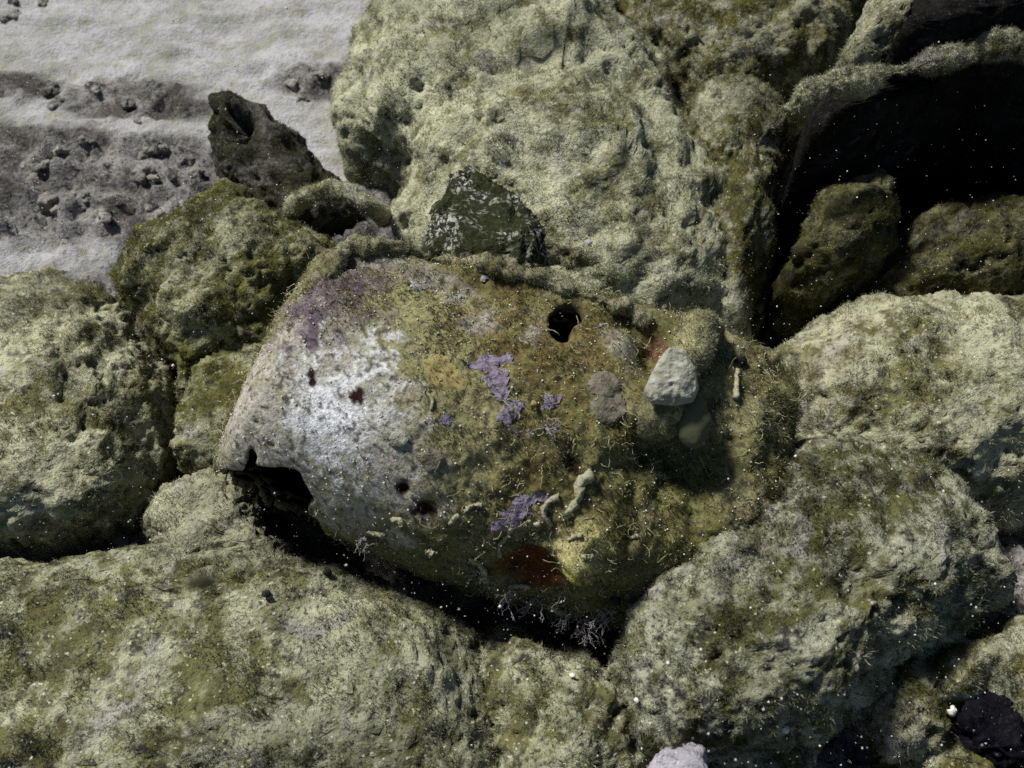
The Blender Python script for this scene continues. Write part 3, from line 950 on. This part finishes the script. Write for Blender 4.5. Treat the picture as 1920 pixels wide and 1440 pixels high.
patch("sponge", 1142, 765, 32, 0.0016, "brown", 0.2, 40)
patch("sponge", 1000, 762, 9, 0.005, "ochre", 0.1, 40, rim=0.8)
patch("sponge", 815, 865, 22, 0.002, "brown", 0.3, 40)
patch("sponge", 745, 825, 16, 0.002, "grey", 0.3, 40)
for (x, y, r) in ((785, 528, 22), (868, 545, 16), (800, 510, 8), (905, 520, 10)):
    patch("pale_crust", x, y, r, 0.0014, "lilac", 0.7, 80)

def blob(c, rx, ry, rz, rot, n=40, bump_a=0.0015, seed=0, fr=60, ex=1.0):
    u = np.linspace(0, math.pi, n); v = np.linspace(0, 2 * math.pi, 2 * n, endpoint=False)
    U, Vv = np.meshgrid(u, v, indexing='ij')
    L = np.stack([rx * np.sin(U) ** ex * np.cos(Vv), ry * np.sin(U) ** ex * np.sin(Vv), rz * np.cos(U)], -1).reshape(-1, 3)
    P = c + L @ rot
    i = np.arange(n * 2 * n).reshape(n, 2 * n); nx = np.roll(i, -1, 1)
    Q = np.stack([i[:-1], i[1:], nx[1:], nx[:-1]], -1).reshape(-1, 4)
    N = P - c
    N /= np.maximum(np.linalg.norm(N, axis=1), 1e-9)[:, None]
    P = P + N * (bump_a * fbm(P * fr + seed, 2))[:, None] * (0.35 + 0.65 * np.abs(np.sin(U).ravel()))[:, None]
    return P, Q

ROTC = np.stack([RIGHT, UP, -FWD])      # image right, image up, towards the viewer
hd = hp[30]
P, Q = blob(hit(hV, hN, 1262, 715) - FWD * 0.001, 0.016, 0.016, 0.006, ROTC, 44, 0.0, 5, 55)
c_ = hit(hV, hN, 1262, 715) - FWD * 0.001
Tq, Rq = outline_fn(np.array([(-8, 52), (14, 50), (34, 20), (40, -12), (30, -34), (0, -40), (-36, -36), (-48, -18), (-36, 8), (-22, 34)]) * 0.00036, np.zeros(2))
Lx = (P - c_) @ RIGHT; Ly = (P - c_) @ UP
fac = np.interp(np.arctan2(Ly, Lx), Tq, Rq) / 0.016
P = P + (fac - 1)[:, None] * (np.outer(Lx, RIGHT) + np.outer(Ly, UP))
P = P - np.outer(0.0017 * fbm(P * 70, 4) + 0.0009 * pn(P * 320), FWD)
o = add_obj("sponge", mesh_np("sponge", P - JBASE, [Q]), SPM["grey"], parent=jar)
o["label"] = "pale grey sponge capping the handle"
P, Q = blob(hit(hV, hN, 1262, 715) + RIGHT * 0.013 - UP * 0.024 + FWD * 0.010, 0.011, 0.016, 0.006, ROTC, 36, 0.003, 8, 55)
o = add_obj("sponge", mesh_np("sponge", P - JBASE, [Q]), SPM["green"], parent=jar)
o["label"] = "dim green grey sponge lobe hanging below the handle"

# worm tubes lying on the wall
WT = [([(1060, 962), (1078, 950), (1085, 930), (1083, 910), (1092, 897), (1110, 893)], 0.0030),
      ([(1032, 985), (1020, 965), (1022, 948), (1032, 938), (1048, 930)], 0.0017),
      ([(938, 1045), (940, 1020), (952, 1005), (960, 990)], 0.0014),
      ([(845, 985), (850, 968), (862, 966)], 0.0014), ([(872, 958), (885, 948), (905, 947)], 0.0013),
      ([(1065, 1012), (1075, 1005), (1090, 1003)], 0.0014), ([(690, 1000), (705, 998), (722, 1002)], 0.0018),
      ([(735, 972), (748, 970), (756, 985)], 0.0020), ([(800, 1030), (812, 1036)], 0.0022), ([(880, 1050), (905, 1060), (910, 1085)], 0.0018),
      ([(955, 1098), (975, 1094), (995, 1100)], 0.0014), ([(1025, 1145), (1045, 1150), (1062, 1148)], 0.0024), ([(990, 975), (1000, 985), (1015, 982)], 0.0013),
      ([(1180, 1005), (1195, 1000)], 0.0013), ([(800, 735), (812, 752), (808, 768)], 0.0009), ([(1090, 1045), (1110, 1040)], 0.0018),
      ([(1385, 690), (1385, 720), (1380, 750)], 0.0016)]
for pts, r in WT:
    P = smooth_path(on_jar(pts, r * 0.6), 14)
    V, Q, T = tube(P, r * np.linspace(0.7, 1.15, 14), 8)
    V += 0.0004 * rng.normal(size=V.shape) * (r / 0.0016)
    add_obj("worm_tube", mesh_np("worm_tube", V - JBASE, [Q, T]), SPM["tube"], parent=jar)

# branching tufts
def branch(c, d, L, r, depth, rnd, out):
    e = c + d * L
    out.append((c, e, r))
    if depth:
        for s in range(2):
            nd_ = d + rnd.normal(size=3) * 0.55
            nd_ /= np.linalg.norm(nd_)
            branch(e, nd_, L * rnd.uniform(0.6, 0.9), r * 0.8, depth - 1, rnd, out)
def tuft(px, py, L, nb, seed):
    rnd = np.random.default_rng(seed)
    q = hit(JV, JN, px, py)
    j = np.argmin(((JV - q) ** 2).sum(1))
    segs = []
    for b in range(nb):
        d = JN[j] + rnd.normal(size=3) * 0.6
        d /= np.linalg.norm(d)
        branch(q, d, L * 0.75, 0.00032, 3, rnd, segs)
    Vs, Qs, Ts, o0 = [], [], [], 0
    for a, b, r in segs:
        V, Q, T = tube(np.array([a, (a + b) / 2 + rnd.normal(size=3) * 0.0006, b]), r, 5)
        Vs.append(V); Qs.append(Q + o0); Ts.append(T + o0); o0 += len(V)
    add_obj("branching_tuft", mesh_np("branching_tuft", np.vstack(Vs) - JBASE, [np.vstack(Qs), np.vstack(Ts)]), SPM["branch"], parent=jar)
for n_, (x, y, L, nb) in enumerate(((1100, 1165, 0.010, 7), (1075, 1150, 0.008, 5), (1020, 800, 0.006, 6), (1130, 1150, 0.008, 5), (900, 1080, 0.007, 4), (960, 1120, 0.008, 4), (690, 1010, 0.006, 4), (1000, 1130, 0.008, 4))):
    tuft(x, y, L, nb, 40 + n_)

# fine turf, threads and dots on the jar
rnd = np.random.default_rng(77)
P, Fn, tot = sample_surface(JV, KQ, JN, 1000000, rnd)
den = fbm(P * 40 + 3, 3)
bj = np.interp(0, [0, 1], [0, 0])
def bare_at(P):
    w = np.zeros(len(P))
    for (a, b, r) in ((620, 790, 165), (520, 790, 140), (660, 910, 140), (690, 690, 80), (470, 830, 100)):
        q = hit(JV, JN, a, b)
        w = np.maximum(w, 1 - sstep(0.7, 1.15, np.linalg.norm(P - q, axis=1) / (r * PXM)))
    return w
kp = rnd.random(len(P)) < np.clip(0.5 + den, 0.08, 1) * (1 - 0.97 * bare_at(P))
P, Fn, den = P[kp], Fn[kp], den[kp]
ln = 0.0028 * rnd.uniform(0.35, 1.3, len(P)) * np.clip(0.9 + den, 0.4, 1.8)
edge = sstep(0.26, 0.31, ((P - JA) @ AX))
ln = ln * (1 + 0.7 * edge)
bv_, bf_ = blades(P, Fn, ln, 0.00042 * rnd.uniform(0.6, 1.4, len(P)), rnd)
m, nt, bs, geo = new_mat("jar_turf")
c = rock_color(nt, geo.outputs["Position"], (0.255, 0.25, 0.14), (0.125, 0.12, 0.040), 0.6, specks=0.4)
turf_shader(nt, bs, geo, c)
t = add_obj("algae_turf", mesh_np("algae_turf", bv_ - JBASE, bf_, smooth=False), m, parent=jar)
t["kind"] = "stuff"

def threads(P, Nn, L, r, rnd, nseg=6, flat=0.35):
    n = len(P)
    d = rnd.normal(size=(n, 3)); d -= Nn * (d * Nn).sum(1)[:, None] * (1 - flat)
    d += Nn * 0.35
    d /= np.linalg.norm(d, axis=1)[:, None]
    pts = [P]
    for k in range(nseg):
        d = d + rnd.normal(size=(n, 3)) * 0.55 - Nn * 0.06
        d /= np.linalg.norm(d, axis=1)[:, None]
        pts.append(pts[-1] + d * (L / nseg)[:, None])
    a = np.cross(d, rnd.normal(size=(n, 3))); a /= np.linalg.norm(a, axis=1)[:, None]
    b = np.cross(d, a)
    rings = []
    for k, p in enumerate(pts):
        f = 1.0 - 0.35 * k / nseg
        for q in range(3):
            an = q * 2.0944
            rings.append(p + (r * f)[:, None] * (a * math.cos(an) + b * math.sin(an)))
    m_ = (nseg + 1) * 3
    V = np.stack(rings, 1).reshape(-1, 3)
    Q = []
    base = (np.arange(n) * m_)[:, None]
    for k in range(nseg):
        for q in range(3):
            q2 = (q + 1) % 3
            Q.append(base + np.array([[k * 3 + q, k * 3 + q2, k * 3 + 3 + q2, k * 3 + 3 + q]]))
    return V, np.vstack(Q)
P, Fn, tot = sample_surface(JV, KQ, JN, 46000, rnd)
kp = rnd.random(len(P)) < (1 - 0.96 * bare_at(P)) * np.clip(0.5 + 1.0 * fbm(P * 28 + 2, 2), 0.1, 1)
P, Fn = P[kp], Fn[kp]
V, Q = threads(P, Fn, rnd.uniform(0.004, 0.013, len(P)), rnd.uniform(0.00016, 0.00036, len(P)), rnd)
t = add_obj("algae_threads", mesh_np("algae_threads", V - JBASE, [Q]), SPM["thread"], parent=jar)
t["kind"] = "stuff"

ICO = np.array([(1, 0, 0), (-1, 0, 0), (0, 1, 0), (0, -1, 0), (0, 0, 1), (0, 0, -1)], float)
ICF = np.array([(0, 2, 4), (2, 1, 4), (1, 3, 4), (3, 0, 4), (2, 0, 5), (1, 2, 5), (3, 1, 5), (0, 3, 5)])
def dots(P, r, rnd, st=None):
    sc = r[:, None, None] * ICO[None] * rnd.uniform(0.6, 1.3, (len(P), 1, 3))
    V = (P[:, None, :] + sc).reshape(-1, 3)
    F = (np.arange(len(P))[:, None, None] * 6 + ICF[None]).reshape(-1, 3)
    return V, F
P, Fn, tot = sample_surface(JV, KQ, JN, 16000, rnd)
V, F = dots(P + Fn * 0.0004, rnd.uniform(0.0003, 0.0008, len(P)), rnd)
t = add_obj("shell_grains", mesh_np("shell_grains", V - JBASE, [F]), SPM["snow"], parent=jar)
t["kind"] = "stuff"

#SMALL
# arched rim fragment behind the jar
P = smooth_path(np.array([W(x, y, z) for x, y, z in ((545, 395, 0.05), (575, 365, 0.085), (610, 352, 0.095), (655, 362, 0.095), (695, 388, 0.09), (725, 410, 0.06))]), 40)
V, Q, T = tube(P, 0.0075, 24)
N = vnormals(V, Q)
V = V + N * (0.003 * fbm(V * 60, 3))[:, None]
bs_ = P[0].copy(); bs_[2] = V[:, 2].min()
arc = add_obj("rim_fragment", mesh_np("rim_fragment", V - bs_, [Q, T]), MAT["limestone_far"], loc=bs_)
tag(arc, "pale curved rim fragment arching over a dark gap behind the jar", "fragment")
Pp, Fn, _ = sample_surface(V[:-2], Q, N, 500000, rnd)
bv_, bf_ = blades(Pp, Fn, 0.004 * rnd.uniform(0.4, 1.2, len(Pp)), 0.0006 * rnd.uniform(0.6, 1.3, len(Pp)), rnd)
t = add_obj("algae_turf", mesh_np("algae_turf", bv_ - bs_, bf_, smooth=False), TURF["limestone_far"], parent=arc)
t["kind"] = "stuff"

# snails and small shells
def all_hit(px, py):
    best, bd = None, 1e9
    for (o, V, N, Q) in list(ROCKS.values()) + [(None, JV, JN, JQ)]:
        x, y, dep = proj(V)
        d = (x - px) ** 2 + (y - py) ** 2
        j = np.where((d < 12 ** 2) & (((CAM - V) * N).sum(1) > 0))[0]
        if len(j):
            k = j[np.argmin(dep[j])]
            if dep[k] < bd:
                bd, best = dep[k], (V[k], N[k])
    return best
def snail(px, py, r, mat, label, cat, name, group=None):
    h = all_hit(px, py)
    if h is None:
        return
    q, nn = h
    t = np.linspace(0, 1, 46)
    a = np.cross(nn, [0.3, 0.5, 0.2]); a /= np.linalg.norm(a)
    b = np.cross(nn, a)
    an = t * 2 * math.pi * 2.4
    rr = r * 0.62 * (1 - t) ** 0.9
    path = q + nn * (r * 0.35) + np.outer(np.cos(an) * rr, a) + np.outer(np.sin(an) * rr, b) + np.outer(t * r * 0.95, nn)
    V, Q, T = tube(path, r * (0.55 * (1 - t) + 0.06), 10)
    bb = q.copy()
    o = add_obj(name, mesh_np(name, V - bb, [Q, T]), SPM[mat], loc=bb)
    tag(o, label, cat, group)
snail(1063, 1268, 0.0018, "white", "tiny round white shell on the olive rock at bottom centre", "shell", "sea_shell")
snail(1190, 1311, 0.0018, "white", "tiny white shell at the lower left foot of the mossy boulder", "shell", "sea_shell")
snail(1787, 1325, 0.0034, "white", "bright white shell at the rim of the round black hole", "shell", "sea_shell")
snail(1480, 1372, 0.0022, "white", "pale shell near the bottom of the mossy boulder", "shell", "sea_shell")
snail(620, 1067, 0.0026, "black", "small black snail just below the jar's shadow on the pale boulder", "snail", "sea_snail")
snail(494, 1105, 0.0026, "black", "small black snail on the pale boulder, farthest left of the snails", "snail", "sea_snail")
snail(1396, 677, 0.0042, "black", "black snail on the turf at the right end of the jar", "snail", "sea_snail")
snail(1163, 1130, 0.0034, "black", "dark pointed snail between the jar and the mossy boulder", "snail", "sea_snail")
snail(1105, 448, 0.0030, "lilac", "small pale lilac shell on the big pale boulder", "shell", "sea_shell")

# loose stones on the sand
SN = 0
sv, sn_, sq = SEABED
spx, spy, sdep = proj(sv)
def stone(px, py, r, mat, label, group, seed):
    j = np.argmin((spx - px) ** 2 + (spy - py) ** 2 + np.where(sdep > 0, 0, 1e9))
    rnd = np.random.default_rng(seed)
    ang = rnd.uniform(0, 3.14)
    rot = np.array([[math.cos(ang), math.sin(ang), 0], [-math.sin(ang), math.cos(ang), 0], [0, 0, 1]])
    P, Q = blob(np.zeros(3), r * rnd.uniform(0.8, 1.4), r * rnd.uniform(0.6, 1.0), r * rnd.uniform(0.35, 0.6), rot, 16, r * 0.7, seed, 1.1 / r, 0.8)
    o = add_obj("stone", mesh_np("stone", P, [Q]), MAT[mat], loc=sv[j] + np.array([0, 0, -r * 0.12]))
    tag(o, label, "stone", group)
rs = np.random.default_rng(5)
for k in range(30):
    px, py = rs.uniform(-20, 430), rs.uniform(270, 410)
    stone(px, py, rs.uniform(0.004, 0.012), "rubble",
          "small rubble stone in the dark strip between the pale sand and the left boulder", "rubble stones in the dark strip", 200 + k)
for k in range(16):
    px, py = [(rs.uniform(150, 320), rs.uniform(150, 225)), (rs.uniform(0, 110), rs.uniform(150, 195)), (rs.uniform(545, 640), rs.uniform(130, 195)), (rs.uniform(-10, 90), rs.uniform(5, 40))][k % 4]
    stone(px, py, rs.uniform(0.004, 0.010), "rubble",
          "small pebble scattered on the pale sand at the upper left", "pebbles on the pale sand", 300 + k)

# suspended grains drifting in the water over the rocks
rp = np.random.default_rng(12)
n = 5600
gx_ = rp.uniform(-60, 1980, n); gy_ = rp.uniform(-60, 1500, n)
pts = []
for x, y in zip(gx_, gy_):
    d = ray(x, y)
    zf = 0.03 + 0.18 * rp.random()
    t_ = (zf - CAM[2]) / d[2]
    pts.append(CAM + d * t_)
pts = np.array(pts)
pts = pts[pts[:, 1] < 0.75]
V, F = dots(pts, rp.gamma(1.1, 0.00017, len(pts)) + 0.00012, rp)
o = add_obj("suspended_grains", mesh_np("suspended_grains", V, [F]), SPM["snow"])
tag(o, "fine white grains drifting in the water above the rocks", "particles", kind="stuff")

# a fleck of debris drifting in the water
P, Q = blob(np.zeros(3), 0.0023, 0.0016, 0.0008, ROTC, 12, 0.0006, 4, 400)
fl_ = CAM + ray(378, 1092) * 0.17
o = add_obj("drifting_fleck", mesh_np("drifting_fleck", P, [Q]), simple_mat("drifting_debris", (0.035, 0.034, 0.018), (0.06, 0.058, 0.03), 300, 0.9, 0.0), loc=fl_)
tag(o, "blurred olive fleck of debris drifting in the water above the lower left boulder", "debris")
